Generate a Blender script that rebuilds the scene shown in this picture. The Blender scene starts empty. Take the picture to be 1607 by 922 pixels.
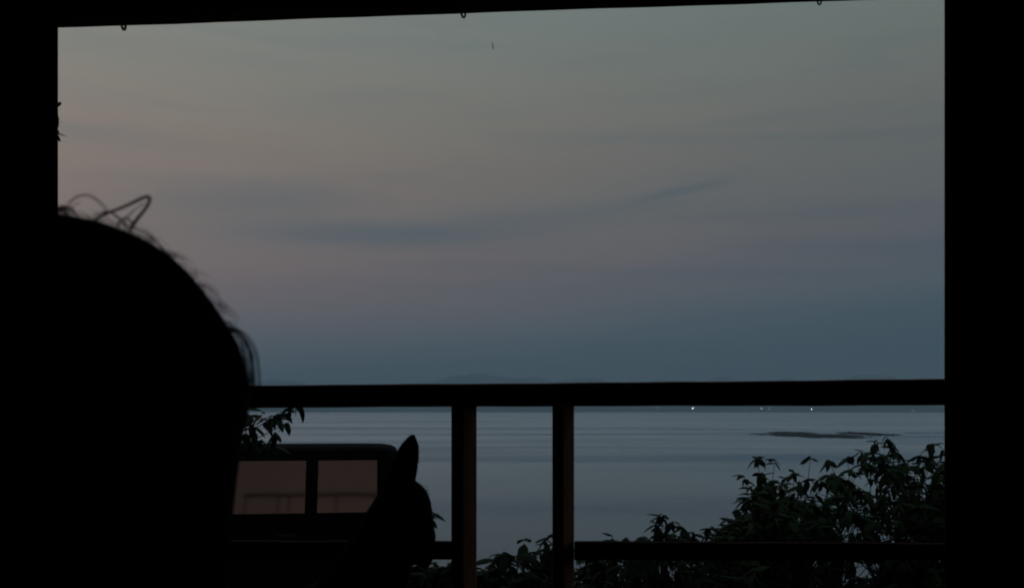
import bpy, math, random
import numpy as np
from mathutils import Vector, Matrix, Euler

random.seed(11)
R = math.radians
scene = bpy.context.scene
col = scene.collection

# ------------------------------------------------------------------ camera
F = 1390.0            # focal length in pixels of a 1607 px wide frame
CX, HY = 803.5, 642.0  # principal column, row of the sea horizon
CAMZ = 1.05
cam_d = bpy.data.cameras.new('camera')
cam_d.sensor_width = 36.0
cam_d.lens = 36.0 * F / 1607.0
cam_d.shift_y = (HY - 461.0) / 1607.0
cam_d.clip_start = 0.05
cam_d.clip_end = 200000.0
cam_d.dof.use_dof = True
cam_d.dof.focus_distance = 14.0
cam_d.dof.aperture_fstop = 9.0
cam = bpy.data.objects.new('camera', cam_d)
col.objects.link(cam)
cam.location = (0, 0, CAMZ)
cam.rotation_euler = (R(90), 0, 0)
scene.camera = cam

# ------------------------------------------------------------------ world: dusk sky
SUN_AZ = -140.0        # the sun has set behind the camera, to the left (degrees from +Y, clockwise)
SUN_EL = 0.6


def s2l(c):
    return tuple(((v / 255.0) / 12.92 if v / 255.0 <= 0.04045 else ((v / 255.0 + 0.055) / 1.055) ** 2.4) for v in c)


world = bpy.data.worlds.new('World')
scene.world = world
world.use_nodes = True
wn, wl = world.node_tree.nodes, world.node_tree.links
wn.clear()


class NB:
    """tiny helper that writes node expressions"""
    def __init__(self, nt):
        self.nt = nt

    def put(self, sock, v):
        if isinstance(v, bpy.types.NodeSocket):
            self.nt.links.new(v, sock)
        else:
            sock.default_value = v

    def m(self, op, a, b=0.0, c=None, clamp=False):
        n = self.nt.nodes.new('ShaderNodeMath')
        n.operation = op
        n.use_clamp = clamp
        self.put(n.inputs[0], a)
        self.put(n.inputs[1], b)
        if c is not None:
            self.put(n.inputs[2], c)
        return n.outputs[0]

    def vec(self, x, y, z):
        n = self.nt.nodes.new('ShaderNodeCombineXYZ')
        for i, v in enumerate((x, y, z)):
            self.put(n.inputs[i], v)
        return n.outputs[0]

    def vm(self, op, a, b):
        n = self.nt.nodes.new('ShaderNodeVectorMath')
        n.operation = op
        self.put(n.inputs[0], a)
        self.put(n.inputs[1], b)
        return n.outputs[0]

    def noise(self, vec, scale, detail=3.0, rough=0.5):
        n = self.nt.nodes.new('ShaderNodeTexNoise')
        self.put(n.inputs['Vector'], vec)
        n.inputs['Scale'].default_value = scale
        n.inputs['Detail'].default_value = detail
        n.inputs['Roughness'].default_value = rough
        return n.outputs[0]

    def ramp(self, fac, stops, interp='LINEAR'):
        n = self.nt.nodes.new('ShaderNodeValToRGB')
        n.color_ramp.interpolation = interp
        el = n.color_ramp.elements
        while len(el) > 1:
            el.remove(el[-1])
        el[0].position, el[0].color = stops[0][0], tuple(stops[0][1]) + (1,)
        for p, c in stops[1:]:
            e = el.new(p)
            e.color = tuple(c) + (1,)
        self.put(n.inputs[0], fac)
        return n.outputs[0]

    def mix(self, fac, a, b, blend='MIX'):
        n = self.nt.nodes.new('ShaderNodeMix')
        n.data_type = 'RGBA'
        n.blend_type = blend
        n.clamp_factor = True
        self.put(n.inputs[0], fac)
        self.put(n.inputs[6], a)
        self.put(n.inputs[7], b)
        return n.outputs[2]


W = NB(world.node_tree)
tc = wn.new('ShaderNodeTexCoord')
sep = wn.new('ShaderNodeSeparateXYZ')
wl.new(tc.outputs['Generated'], sep.inputs[0])
dx, dy, dz = sep.outputs
az = W.m('MULTIPLY', W.m('ARCTAN2', dx, dy), 180 / math.pi)
el = W.m('MULTIPLY', W.m('ARCSINE', dz), 180 / math.pi)
cosel = W.m('COSINE', W.m('ARCSINE', dz))
# wavering, sideways stretched coordinates so that no band is ruler-straight
nz1 = W.m('SUBTRACT', W.noise(W.vec(W.m('MULTIPLY', az, 0.045), W.m('MULTIPLY', el, 0.28), 0.0), 1.0, 4.0, 0.55), 0.5)
nz2 = W.m('SUBTRACT', W.noise(W.vec(W.m('MULTIPLY', az, 0.13), W.m('MULTIPLY', el, 0.9), 3.7), 1.0, 4.0, 0.6), 0.5)
elw = W.m('ADD', W.m('ADD', el, W.m('MULTIPLY', nz1, 2.6)), W.m('MULTIPLY', nz2, 0.8))
# the blue dusk bank rises towards the right (north) and sinks towards the sunset
azc = W.m('MAXIMUM', W.m('MINIMUM', az, 40.0), -40.0)
elt = W.m('SUBTRACT', elw, W.m('MULTIPLY', azc, 0.075))
SUNC = math.cos(R(0 - SUN_AZ))
KR, KG, KB = 0.66, 0.45, 0.36
div = (1 + KR * SUNC, 1 + KG * SUNC, 1 + KB * SUNC)
stops_px = [(-6, (60, 76, 87)), (1.5, (61, 79, 91)), (3.2, (74, 88, 98)), (4.6, (88, 94, 103)), (6.2, (102, 100, 105)),
            (8.2, (111, 103, 106)), (10.0, (115, 107, 106)), (12.2, (115, 110, 107)), (14.5, (119, 113, 108)),
            (17.5, (122, 119, 112)), (20.5, (120, 123, 117)), (23.5, (116, 125, 121)), (30, (106, 117, 117)),
            (45, (90, 103, 108)), (70, (72, 88, 98)), (90, (66, 82, 94))]
stops = []
for e, c in stops_px:
    c = s2l(c)
    stops.append(((e + 6) / 96.0, tuple(c[i] / div[i] for i in range(3))))
base = W.ramp(W.m('DIVIDE', W.m('ADD', elt, 6.0), 96.0), stops)
# sunset glow: all of the sky brightens and warms round the set sun's azimuth
sx, sy = math.sin(R(SUN_AZ)), math.cos(R(SUN_AZ))
cs = W.m('SMOOTH_MIN', W.m('ADD', W.m('MULTIPLY', dx, sx), W.m('MULTIPLY', dy, sy)), -0.05, 0.2)
fac = W.vec(W.m('MULTIPLY_ADD', cs, KR, 1.0), W.m('MULTIPLY_ADD', cs, KG, 1.0), W.m('MULTIPLY_ADD', cs, KB, 1.0))
skyc = W.vm('MULTIPLY', base, fac)


def azel(px, py):
    a = math.atan2(px - CX, F)
    return math.degrees(a), math.degrees(math.atan2((HY - py) * math.cos(a), F))


def streak(px, py, hl, ht, slope, amp):
    """a long soft bar of stratus: centre, half length, half thickness (all as seen from the veranda), tilt"""
    a0, e0 = azel(px, py)
    la, le = hl * 0.0392, ht * 0.0405
    da = W.m('SUBTRACT', W.m('ADD', az, W.m('MULTIPLY', nz2, 5.0)), a0)
    de = W.m('SUBTRACT', W.m('SUBTRACT', W.m('ADD', el, W.m('MULTIPLY', nz2, 1.1)), e0), W.m('MULTIPLY', da, slope))
    q = W.m('ADD', W.m('POWER', W.m('ABSOLUTE', W.m('DIVIDE', da, la)), 2.6), W.m('POWER', W.m('ABSOLUTE', W.m('DIVIDE', de, le)), 2.2))
    return W.m('MULTIPLY', W.m('EXPONENT', W.m('MULTIPLY', q, -1.0)), amp)


mask = None
for s in [(620, 367, 235, 21, 0.03, 1.0), (390, 316, 170, 26, 0.06, 0.62), (1060, 302, 90, 8, 0.16, 0.75),
          (900, 336, 170, 14, 0.07, 0.5), (760, 350, 120, 20, 0.06, 0.5), (1120, 218, 360, 9, -0.055, 0.34), (640, 392, 260, 7, 0.01, 0.35), (480, 345, 200, 9, 0.04, 0.4), (1150, 430, 260, 9, -0.03, 0.25), (120, 208, 170, 16, 0.0, 0.35),
          (1420, 388, 210, 18, -0.06, 0.5), (700, 450, 260, 10, 0.0, 0.2), (1250, 335, 240, 14, -0.02, 0.3),
          (-700, 330, 300, 22, 0.0, 0.5), (2400, 300, 400, 26, 0.0, 0.6), (2000, 420, 300, 18, 0.0, 0.5)]:
    t = streak(*s)
    mask = t if mask is None else W.m('MAXIMUM', mask, t)
wisps = W.noise(W.vec(W.m('MULTIPLY', az, 0.055), W.m('MULTIPLY', elw, 0.62), 9.1), 1.0, 5.0, 0.55)
wisps = W.m('MULTIPLY', W.m('SUBTRACT', wisps, 0.50, clamp=True), 1.5)
mask = W.m('ADD', mask, W.m('MULTIPLY', wisps, W.m('SUBTRACT', 1.0, mask)), clamp=True)
cloud = W.vm('MULTIPLY', skyc, (0.62, 0.80, 0.95))
skyc = W.mix(mask, skyc, cloud)

nish = wn.new('ShaderNodeTexSky')
nish.sky_type = 'NISHITA'
nish.sun_disc = False
nish.sun_elevation = R(SUN_EL)
nish.sun_rotation = R(SUN_AZ)
nish.altitude = 20
bg1 = wn.new('ShaderNodeBackground')
bg1.inputs[1].default_value = 1.0
wl.new(skyc, bg1.inputs[0])
bg2 = wn.new('ShaderNodeBackground')
bg2.inputs[1].default_value = 0.004
wl.new(nish.outputs[0], bg2.inputs[0])
add = wn.new('ShaderNodeAddShader')
wl.new(bg1.outputs[0], add.inputs[0])
wl.new(bg2.outputs[0], add.inputs[1])
wo = wn.new('ShaderNodeOutputWorld')
wl.new(add.outputs[0], wo.inputs[0])

# ------------------------------------------------------------------ sun: almost gone, only the last glow of it
sun_d = bpy.data.lights.new('sun', 'SUN')
sun_d.energy = 0.03
sun_d.angle = R(20)
sun_d.color = (1.0, 0.72, 0.55)
sun = bpy.data.objects.new('sun', sun_d)
col.objects.link(sun)
sdir = Vector((math.sin(R(SUN_AZ)) * math.cos(R(3)), math.cos(R(SUN_AZ)) * math.cos(R(3)), math.sin(R(3))))
sun.rotation_euler = (-sdir).to_track_quat('-Z', 'Y').to_euler()

scene.view_settings.view_transform = 'Standard'
scene.view_settings.look = 'None'
scene.view_settings.exposure = 0.0
scene.view_settings.gamma = 1.0
scene.cycles.volume_bounces = 1
scene.cycles.max_bounces = 8
scene.cycles.filter_width = 2.0

# ------------------------------------------------------------------ helpers


def at(px, py, Y):
    """point that stands Y metres in front of the camera in the direction of photo pixel (px, py)"""
    return Vector(((px - CX) * Y / F, Y, CAMZ + (HY - py) * Y / F))


def mat(name, colr, rough=0.6, spec=0.5, noise=None, bump=None, metal=0.0, ior=None, coat=0.0):
    m = bpy.data.materials.new(name)
    m.use_nodes = True
    nt = m.node_tree
    b = nt.nodes['Principled BSDF']
    b.inputs['Base Color'].default_value = tuple(colr) + (1,)
    b.inputs['Roughness'].default_value = rough
    b.inputs['Specular IOR Level'].default_value = spec
    b.inputs['Metallic'].default_value = metal
    b.inputs['Coat Weight'].default_value = coat
    if ior:
        b.inputs['IOR'].default_value = ior
    k = NB(nt)
    if noise or bump:
        g = nt.nodes.new('ShaderNodeTexCoord')
        mp = nt.nodes.new('ShaderNodeMapping')
        nt.links.new(g.outputs['Object'], mp.inputs[0])
        st = (noise or bump).get('stretch', (1, 1, 1))
        mp.inputs['Scale'].default_value = st
        if noise:
            n = k.noise(mp.outputs[0], noise['scale'], noise.get('detail', 5), 0.6)
            c2 = noise['to']
            nt.links.new(k.ramp(n, [(0.3, colr), (0.72, c2)]), b.inputs['Base Color'])
        if bump:
            n = k.noise(mp.outputs[0], bump['scale'], bump.get('detail', 5), 0.6)
            bp = nt.nodes.new('ShaderNodeBump')
            bp.inputs['Strength'].default_value = bump['strength']
            bp.inputs['Distance'].default_value = bump.get('dist', 0.01)
            nt.links.new(n, bp.inputs['Height'])
            nt.links.new(bp.outputs[0], b.inputs['Normal'])
    return m


M = {}
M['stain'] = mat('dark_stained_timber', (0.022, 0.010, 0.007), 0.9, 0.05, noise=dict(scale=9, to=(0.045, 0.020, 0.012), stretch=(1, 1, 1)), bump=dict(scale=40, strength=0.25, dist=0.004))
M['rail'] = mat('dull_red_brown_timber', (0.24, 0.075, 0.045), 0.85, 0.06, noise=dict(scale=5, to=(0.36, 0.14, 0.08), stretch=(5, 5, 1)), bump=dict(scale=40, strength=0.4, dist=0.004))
M['lit_edge'] = mat('lit_edge_timber', (0.34, 0.16, 0.09), 0.7, 0.3, noise=dict(scale=6, to=(0.48, 0.28, 0.15), stretch=(6, 6, 1)), bump=dict(scale=30, strength=0.3, dist=0.003))  # paler brown that paints the lit side of the railing posts
M['wall'] = mat('dark_wall_boards', (0.03, 0.024, 0.02), 0.8, 0.2, noise=dict(scale=5, to=(0.05, 0.04, 0.032)))
M['floor'] = mat('dark_floor_boards', (0.03, 0.02, 0.015), 0.7, 0.3, noise=dict(scale=5, to=(0.05, 0.035, 0.025), stretch=(1, 8, 1)))
M['roof'] = mat('roof_concrete', (0.2, 0.19, 0.18), 0.9, 0.2, noise=dict(scale=3, to=(0.28, 0.27, 0.25)))
M['iron'] = mat('dark_iron', (0.02, 0.02, 0.02), 0.5, 0.5, noise=dict(scale=30, to=(0.05, 0.03, 0.02)))
M['paint'] = mat('dark_matt_van_paint', (0.003, 0.003, 0.004), 0.95, 0.03, noise=dict(scale=4, to=(0.005, 0.005, 0.006)))
M['glass'] = mat('tinted_van_glass', (0.002, 0.002, 0.002), 0.055, 0.5, noise=dict(scale=2, to=(0.003, 0.003, 0.003)), bump=dict(scale=2.5, strength=0.04, dist=0.01, detail=1), ior=1.85)
M['glass'].node_tree.nodes['Principled BSDF'].inputs['Specular Tint'].default_value = (1.0, 0.68, 0.62, 1)   # warm tint adds the pink of the mirrored sunset sky
M['rubber'] = mat('black_rubber', (0.012, 0.012, 0.012), 0.85, 0.2, noise=dict(scale=30, to=(0.02, 0.02, 0.02)))
M['rim'] = mat('wheel_steel', (0.12, 0.12, 0.12), 0.5, 0.5, noise=dict(scale=12, to=(0.18, 0.18, 0.18)), metal=0.8)
M['lamp_red'] = mat('tail_lamp_plastic', (0.12, 0.005, 0.004), 0.3, 0.5, noise=dict(scale=20, to=(0.16, 0.01, 0.01)))
M['fur'] = mat('black_dog_fur', (0.008, 0.007, 0.006), 0.9, 0.1, noise=dict(scale=30, to=(0.016, 0.013, 0.010)), bump=dict(scale=140, strength=0.5, dist=0.004))
M['hair'] = mat('black_hair', (0.004, 0.003, 0.003), 0.9, 0.03, noise=dict(scale=60, to=(0.008, 0.006, 0.005), stretch=(1, 1, 0.1)), bump=dict(scale=150, strength=0.5, dist=0.003))
M['skin'] = mat('skin', (0.28, 0.16, 0.11), 0.55, 0.4, noise=dict(scale=20, to=(0.33, 0.19, 0.13)))
M['shirt'] = mat('dark_shirt_cloth', (0.018, 0.018, 0.022), 0.9, 0.1, noise=dict(scale=15, to=(0.028, 0.028, 0.032)))
M['trouser'] = mat('dark_trouser_cloth', (0.015, 0.016, 0.02), 0.9, 0.1, noise=dict(scale=15, to=(0.025, 0.026, 0.03)))
M['leaf'] = mat('leaf_green', (0.011, 0.028, 0.013), 0.65, 0.08, noise=dict(scale=3, to=(0.018, 0.044, 0.017)))
M['leaf2'] = mat('leaf_dark_green', (0.007, 0.018, 0.010), 0.65, 0.08, noise=dict(scale=3, to=(0.013, 0.028, 0.013)))
M['bark'] = mat('bark', (0.03, 0.024, 0.018), 0.9, 0.2, noise=dict(scale=14, to=(0.05, 0.042, 0.034), stretch=(1, 1, .2)), bump=dict(scale=30, strength=0.6, dist=0.01))
M['ground'] = mat('grassy_earth', (0.03, 0.036, 0.018), 0.95, 0.1, noise=dict(scale=1.3, to=(0.05, 0.045, 0.03)), bump=dict(scale=6, strength=0.5, dist=0.05))
M['rock'] = mat('wet_dark_rock', (0.012, 0.017, 0.022), 0.75, 0.1, noise=dict(scale=0.6, to=(0.022, 0.030, 0.036)), bump=dict(scale=2.0, strength=0.6, dist=0.2))
M['hill'] = mat('wooded_hillside', (0.03, 0.05, 0.03), 0.95, 0.1, noise=dict(scale=0.01, to=(0.05, 0.07, 0.045)))
M['bird'] = mat('dark_feathers', (0.02, 0.02, 0.02), 0.8, 0.2, noise=dict(scale=30, to=(0.03, 0.03, 0.03)))


class MB:
    def __init__(self):
        self.v, self.f = [], []

    def add(self, vs, fs):
        o = len(self.v)
        self.v += [tuple(p) for p in vs]
        self.f += [tuple(i + o for i in q) for q in fs]
        return self

    def box(self, lo, hi, mtx=None):
        vs = [Vector((x, y, z)) for z in (lo[2], hi[2]) for y in (lo[1], hi[1]) for x in (lo[0], hi[0])]
        if mtx:
            vs = [mtx @ p for p in vs]
        return self.add(vs, [(0, 2, 3, 1), (4, 5, 7, 6), (0, 1, 5, 4), (2, 6, 7, 3), (0, 4, 6, 2), (1, 3, 7, 5)])

    def tube(self, pts, rad, n=8, cap=True):
        pts = [Vector(p) for p in pts]
        rad = rad if isinstance(rad, (list, tuple)) else [rad] * len(pts)
        rings, prev = [], None
        for i, p in enumerate(pts):
            t = (pts[min(i + 1, len(pts) - 1)] - pts[max(i - 1, 0)]).normalized()
            if prev is None:
                a = Vector((0, 0, 1)) if abs(t.z) < 0.9 else Vector((1, 0, 0))
                nrm = t.cross(a).normalized()
            else:
                nrm = (prev - t * prev.dot(t)).normalized()
            prev = nrm
            b = t.cross(nrm)
            rings.append([p + (nrm * math.cos(2 * math.pi * k / n) + b * math.sin(2 * math.pi * k / n)) * rad[i] for k in range(n)])
        vs = [q for r_ in rings for q in r_]
        fs = []
        for i in range(len(pts) - 1):
            for k in range(n):
                a, b2 = i * n + k, i * n + (k + 1) % n
                fs.append((a, b2, b2 + n, a + n))
        if cap:
            fs.append(tuple(range(n))[::-1])
            fs.append(tuple((len(pts) - 1) * n + k for k in range(n)))
        return self.add(vs, fs)

    def ball(self, c, r, seg=20, rng=12, mtx=None):
        r = r if isinstance(r, (list, tuple)) else (r, r, r)
        vs, fs = [], []
        for i in range(1, rng):
            th = math.pi * i / rng
            for k in range(seg):
                ph = 2 * math.pi * k / seg
                vs.append(Vector((r[0] * math.sin(th) * math.cos(ph), r[1] * math.sin(th) * math.sin(ph), r[2] * math.cos(th))))
        vs += [Vector((0, 0, r[2])), Vector((0, 0, -r[2]))]
        top, bot = len(vs) - 2, len(vs) - 1
        for i in range(rng - 2):
            for k in range(seg):
                a, b = i * seg + k, i * seg + (k + 1) % seg
                fs.append((a, a + seg, b + seg, b))
        for k in range(seg):
            fs.append((top, k, (k + 1) % seg))
            fs.append((bot, (rng - 2) * seg + (k + 1) % seg, (rng - 2) * seg + k))
        if mtx:
            vs = [mtx @ p for p in vs]
        return self.add([p + Vector(c) for p in vs], fs)

    def limb(self, a, ra, b, rb, n=14):
        """tapered limb with round ends"""
        a, b = Vector(a), Vector(b)
        d = (b - a)
        k = d.length or 1e-6
        d /= k
        pts, rad = [], []
        for i in range(5):
            th = math.pi / 2 * (1 - i / 4.0)
            pts.append(a - d * ra * math.sin(th)); rad.append(max(ra * math.cos(th), ra * 0.02))
        for i in range(5):
            th = math.pi / 2 * (i / 4.0)
            pts.append(b + d * rb * math.sin(th)); rad.append(max(rb * math.cos(th), rb * 0.02))
        return self.tube(pts, rad, n)

    def mesh(self, name):
        me = bpy.data.meshes.new(name)
        me.from_pydata(self.v, [], self.f)
        me.update()
        return me

    def build(self, name, m, parent=None, smooth=False, bevel=0.0):
        me = self.mesh(name)
        me.materials.append(m)
        if smooth:
            me.polygons.foreach_set('use_smooth', [True] * len(me.polygons))
        o = bpy.data.objects.new(name, me)
        col.objects.link(o)
        if bevel:
            b = o.modifiers.new('bevel', 'BEVEL')
            b.width = bevel
            b.segments = 3
            b.limit_method = 'ANGLE'
        if parent:
            o.parent = parent
        return o


def fuse(mb, voxel, smooth=6):
    """one continuous skin over overlapping volumes"""
    me = mb.mesh('tmp')
    o = bpy.data.objects.new('tmp', me)
    col.objects.link(o)
    r_ = o.modifiers.new('r', 'REMESH')
    r_.mode = 'VOXEL'
    r_.voxel_size = voxel
    s = o.modifiers.new('s', 'SMOOTH')
    s.iterations = smooth
    s.factor = 0.5
    dg = bpy.context.evaluated_depsgraph_get()
    out = bpy.data.meshes.new_from_object(o.evaluated_get(dg))
    bpy.data.objects.remove(o)
    bpy.data.meshes.remove(me)
    out.polygons.foreach_set('use_smooth', [True] * len(out.polygons))
    return out


def link_mesh(name, me, m, parent=None):
    me.materials.clear()
    me.materials.append(m)
    o = bpy.data.objects.new(name, me)
    col.objects.link(o)
    if parent:
        o.parent = parent
    return o


def empty(name, loc=(0, 0, 0), rz=0.0):
    o = bpy.data.objects.new(name, None)
    o.empty_display_size = 0.2
    col.objects.link(o)
    o.location = loc
    o.rotation_euler = (0, 0, rz)
    return o


def tag(o, label=None, cat=None, group=None, kind=None):
    if label: o['label'] = label
    if cat: o['category'] = cat
    if group: o['group'] = group
    if kind: o['kind'] = kind
    return o


# ------------------------------------------------------------------ ground, sea, far shore
SEA = CAMZ - 14.0


def ground_z(x, y):
    k = max(0.0, min(1.0, (1.2 - x) / 1.8))
    e = 9.2 + 3.7 * k * k * (3 - 2 * k) + 0.5 * math.sin(x * 0.4) + 0.3 * math.sin(x * 1.1 + 1)
    if y < e:
        return -1.3 + 0.04 * math.sin(x * 1.3) * math.cos(y * 0.9)
    t = (y - e)
    return max(-1.3 - t * 1.15 + 0.3 * math.sin(x * 0.9 + y), SEA - 2.0)


xs = [-400, -200, -100, -60] + [-40 + i * 1.0 for i in range(81)] + [60, 100, 200, 400]
ys = [-400, -200, -100, -50] + [-30 + i * 1.0 for i in range(60)]
g = MB()
g.add([(x, y, ground_z(x, y)) for y in ys for x in xs],
      [(j * len(xs) + i, j * len(xs) + i + 1, (j + 1) * len(xs) + i + 1, (j + 1) * len(xs) + i) for j in range(len(ys) - 1) for i in range(len(xs) - 1)])
tag(g.build('ground', M['ground'], smooth=True), kind='structure')

# sea
ms = bpy.data.materials.new('calm_sea_water')
ms.use_nodes = True
nt = ms.node_tree
K = NB(nt)
nt.nodes.remove(nt.nodes['Principled BSDF'])
w_dif = nt.nodes.new('ShaderNodeBsdfDiffuse')
w_dif.inputs[0].default_value = (0.11, 0.155, 0.18, 1)
w_gl = nt.nodes.new('ShaderNodeBsdfGlossy')
w_gl.distribution = 'MULTI_GGX'
w_gl.inputs[0].default_value = (0.81, 0.91, 1.0, 1)
w_fr = nt.nodes.new('ShaderNodeFresnel')
w_fr.inputs[0].default_value = 1.36
w_mx = nt.nodes.new('ShaderNodeMixShader')
nt.links.new(w_fr.outputs[0], w_mx.inputs[0])
nt.links.new(w_dif.outputs[0], w_mx.inputs[1])
nt.links.new(w_gl.outputs[0], w_mx.inputs[2])
nt.links.new(w_mx.outputs[0], nt.nodes['Material Output'].inputs['Surface'])
gm = nt.nodes.new('ShaderNodeNewGeometry')
sp = nt.nodes.new('ShaderNodeSeparateXYZ')
nt.links.new(gm.outputs['Position'], sp.inputs[0])
# wind lanes: long bands of ruffled and slick water lying across the bay
slick = K.noise(K.vec(K.m('MULTIPLY', sp.outputs[0], 0.0022), K.m('MULTIPLY', sp.outputs[1], 0.0085), 0.0), 1.0, 2.0, 0.5)
slick2 = K.noise(K.vec(K.m('MULTIPLY', sp.outputs[0], 0.010), K.m('MULTIPLY', sp.outputs[1], 0.03), 5.0), 1.0, 3.0, 0.6)
lane = K.m('ADD', K.m('MULTIPLY', slick, 0.75), K.m('MULTIPLY', slick2, 0.25))
lane = K.m('MULTIPLY_ADD', K.m('SUBTRACT', lane, 0.5), K.m('MINIMUM', K.m('DIVIDE', 420.0, K.m('MAXIMUM', sp.outputs[1], 1.0)), 1.0), 0.5)
lane_r = K.ramp(lane, [(0.42, (0, 0, 0)), (0.58, (1, 1, 1))])
nt.links.new(K.m('MULTIPLY_ADD', lane_r, 0.21, 0.17), w_gl.inputs['Roughness'])
wv = K.noise(K.vec(K.m('MULTIPLY', sp.outputs[0], 0.5), K.m('MULTIPLY', sp.outputs[1], 1.1), 0.0), 1.0, 4.0, 0.6)
bp = nt.nodes.new('ShaderNodeBump')
bp.inputs['Strength'].default_value = 0.10
bp.inputs['Distance'].default_value = 0.12
nt.links.new(wv, bp.inputs['Height'])
for n_ in (w_gl, w_dif):
    nt.links.new(bp.outputs[0], n_.inputs['Normal'])
sea = MB()
rad = [0.5, 60, 150, 400, 1000, 3000, 8000, 15000]
n = 64
sea.add([(r_ * math.cos(2 * math.pi * k / n), r_ * math.sin(2 * math.pi * k / n), SEA) for r_ in rad for k in range(n)],
        [(i * n + k, (i + 1) * n + k, (i + 1) * n + (k + 1) % n, i * n + (k + 1) % n) for i in range(len(rad) - 1) for k in range(n)] + [tuple(range(n))])
tag(sea.build('sea', ms), kind='structure')


def fbm(x, seed):
    v, a, f = 0.0, 1.0, 1.0
    for o in range(5):
        v += a * math.sin(x * f * 1.7 + seed * 3.1 + o * 1.9) * math.cos(x * f * 0.9 + seed + o)
        a *= 0.5; f *= 2.1
    return v


def shore_z(azd, t):
    """height above the sea of the low far shore, t metres in from the water's edge"""
    return min(t * 0.075, 30 + 22 * fbm(azd * 0.16, 2.0) + t * 0.03) + 2.0 * math.sin(azd * 2.7 + t * 0.02)


SH = 4600.0


def ridge_mesh(r0, steps, hfun, a0, a1, da):
    mb = MB()
    azs = np.arange(a0, a1 + da, da)
    for a in azs:
        for t in steps:
            r_ = r0 + t
            mb.v.append((r_ * math.sin(R(a)), r_ * math.cos(R(a)), SEA + hfun(a, t)))
    m_ = len(steps)
    for i in range(len(azs) - 1):
        for j in range(m_ - 1):
            mb.f.append((i * m_ + j, (i + 1) * m_ + j, (i + 1) * m_ + j + 1, i * m_ + j + 1))
    return mb


tag(ridge_mesh(SH, [-60, 0, 60, 150, 300, 500, 800, 1300], lambda a, t: -4 if t < 0 else max(0.3, shore_z(a, t)), -70, 70, 0.5).build('far_shore', M['hill'], smooth=True), kind='structure')


def mount(a, t):
    s = max(0.0, 1 - abs(t - 1400) / 1400.0)
    top = 275 + 50 * fbm(a * 0.13, 0.4) + 28 * fbm(a * 0.6, 1.3)
    return -5 + max(60, top) * s ** 0.9


tag(ridge_mesh(7000, [0, 300, 700, 1000, 1200, 1400, 1700, 2200, 2800], mount, -70, 70, 0.4).build('hills', M['hill'], smooth=True), kind='structure')

# lamps on the far shore
M['lamp'] = bpy.data.materials.new('lit_lamp')
M['lamp'].use_nodes = True
lb = M['lamp'].node_tree.nodes['Principled BSDF']
lb.inputs['Base Color'].default_value = (0.8, 0.8, 0.75, 1)
lb.inputs['Emission Color'].default_value = (1.0, 0.95, 0.82, 1)
lb.inputs['Emission Strength'].default_value = 8.0


def shore_lamp(px, py, size, label):
    a, e = azel(px, py)
    best = None
    for t in range(0, 900, 4):      # walk up the slope until the lamp head stands at the right height over it
        r_ = SH + t
        zl = CAMZ + (HY - py) / F * r_ * math.cos(R(a))
        if zl - (SEA + max(0.3, shore_z(a, t))) < 5.5 or t == 896:
            best = (t, r_, zl); break
    t, r_, zl = best
    zb = SEA + max(0.3, shore_z(a, t))
    zl = max(zl, zb + 3.5)
    size *= 1.3
    rt = empty('shore_lamp', (r_ * math.sin(R(a)), r_ * math.cos(R(a)), zb))
    h = zl - zb
    MB().tube([(0, 0, -0.5), (0, 0, h * 0.5), (0, 0, h - size * 0.4)], [0.35, 0.28, 0.2], 8).build('pole', M['iron'], rt)
    MB().ball((0, 0, h), (size, size, size * 0.8), 14, 8).build('lamp_head', M['lamp'], rt, smooth=True)
    MB().tube([(0, 0, h + size * 0.75), (0, 0, h + size * 1.05)], [size * 0.5, size * 0.2], 10).build('hood', M['iron'], rt)
    tag(rt, label, 'lamp', 'lamps along the far shore')


shore_lamp(1033, 640, 1.15, 'dim lamp on the far shore, leftmost of the lights under the rail')
shore_lamp(1087, 640.0, 2.1, 'brightest warm lamp on the far shore, second light from left')
shore_lamp(1195, 640.0, 1.15, 'faint lamp on the far shore, third light from left')
shore_lamp(1207, 640.8, 0.70, 'very faint lamp close beside the third light on the far shore')
shore_lamp(1273.5, 641.5, 1.60, 'bright white lamp on the far shore, directly above the reef')
shore_lamp(1433, 644.5, 1.00, 'dim lamp on the far shore, rightmost and lowest of the lights')

# low reef out in the bay
reef = empty('rock_reef', (0, 0, 0))
for (cx, cy, hw, hd, hh, sd) in [(1283, 683.5, 78, 3.4, 0.9, 1), (1200, 681, 26, 1.0, 0.4, 2), (1362, 680.5, 36, 2.4, 0.8, 3), (1242, 678.5, 40, 1.3, 0.5, 5), (1455, 679, 40, 0.4, 0.25, 6), (1320, 686, 30, 1.6, 0.6, 7)]:
    D = 14.0 * F / (cy - HY)
    X = (cx - CX) * D / F
    wx = hw * D / F
    wy = hd * D / (cy - HY)
    mb = MB()
    nx, ny = 130, 22
    for j in range(ny + 1):
        for i in range(nx + 1):
            u, v = i / nx * 2 - 1, j / ny * 2 - 1
            edge = 1 - (abs(u) ** 2.2 + abs(v) ** 2.2)
            ww = 0.35 * fbm(u * 4 + sd, sd) + 0.30 * fbm(u * 13 + v * 4, sd + 2) + 0.25 * fbm(v * 6 + u * 5, sd + 4)
            z = hh * (edge * 0.75 + ww * 1.05 - 0.20)
            mb.v.append((X + u * wx, D + v * wy, SEA + max(min(z, hh), -0.4)))
    mb.f = [(j * (nx + 1) + i, j * (nx + 1) + i + 1, (j + 1) * (nx + 1) + i + 1, (j + 1) * (nx + 1) + i) for j in range(ny) for i in range(nx)]
    mb.build('rock_shelf', M['rock'], reef, smooth=True)
tag(reef, 'low dark rocky reef awash in the bay beyond the trees', 'reef')

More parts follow.
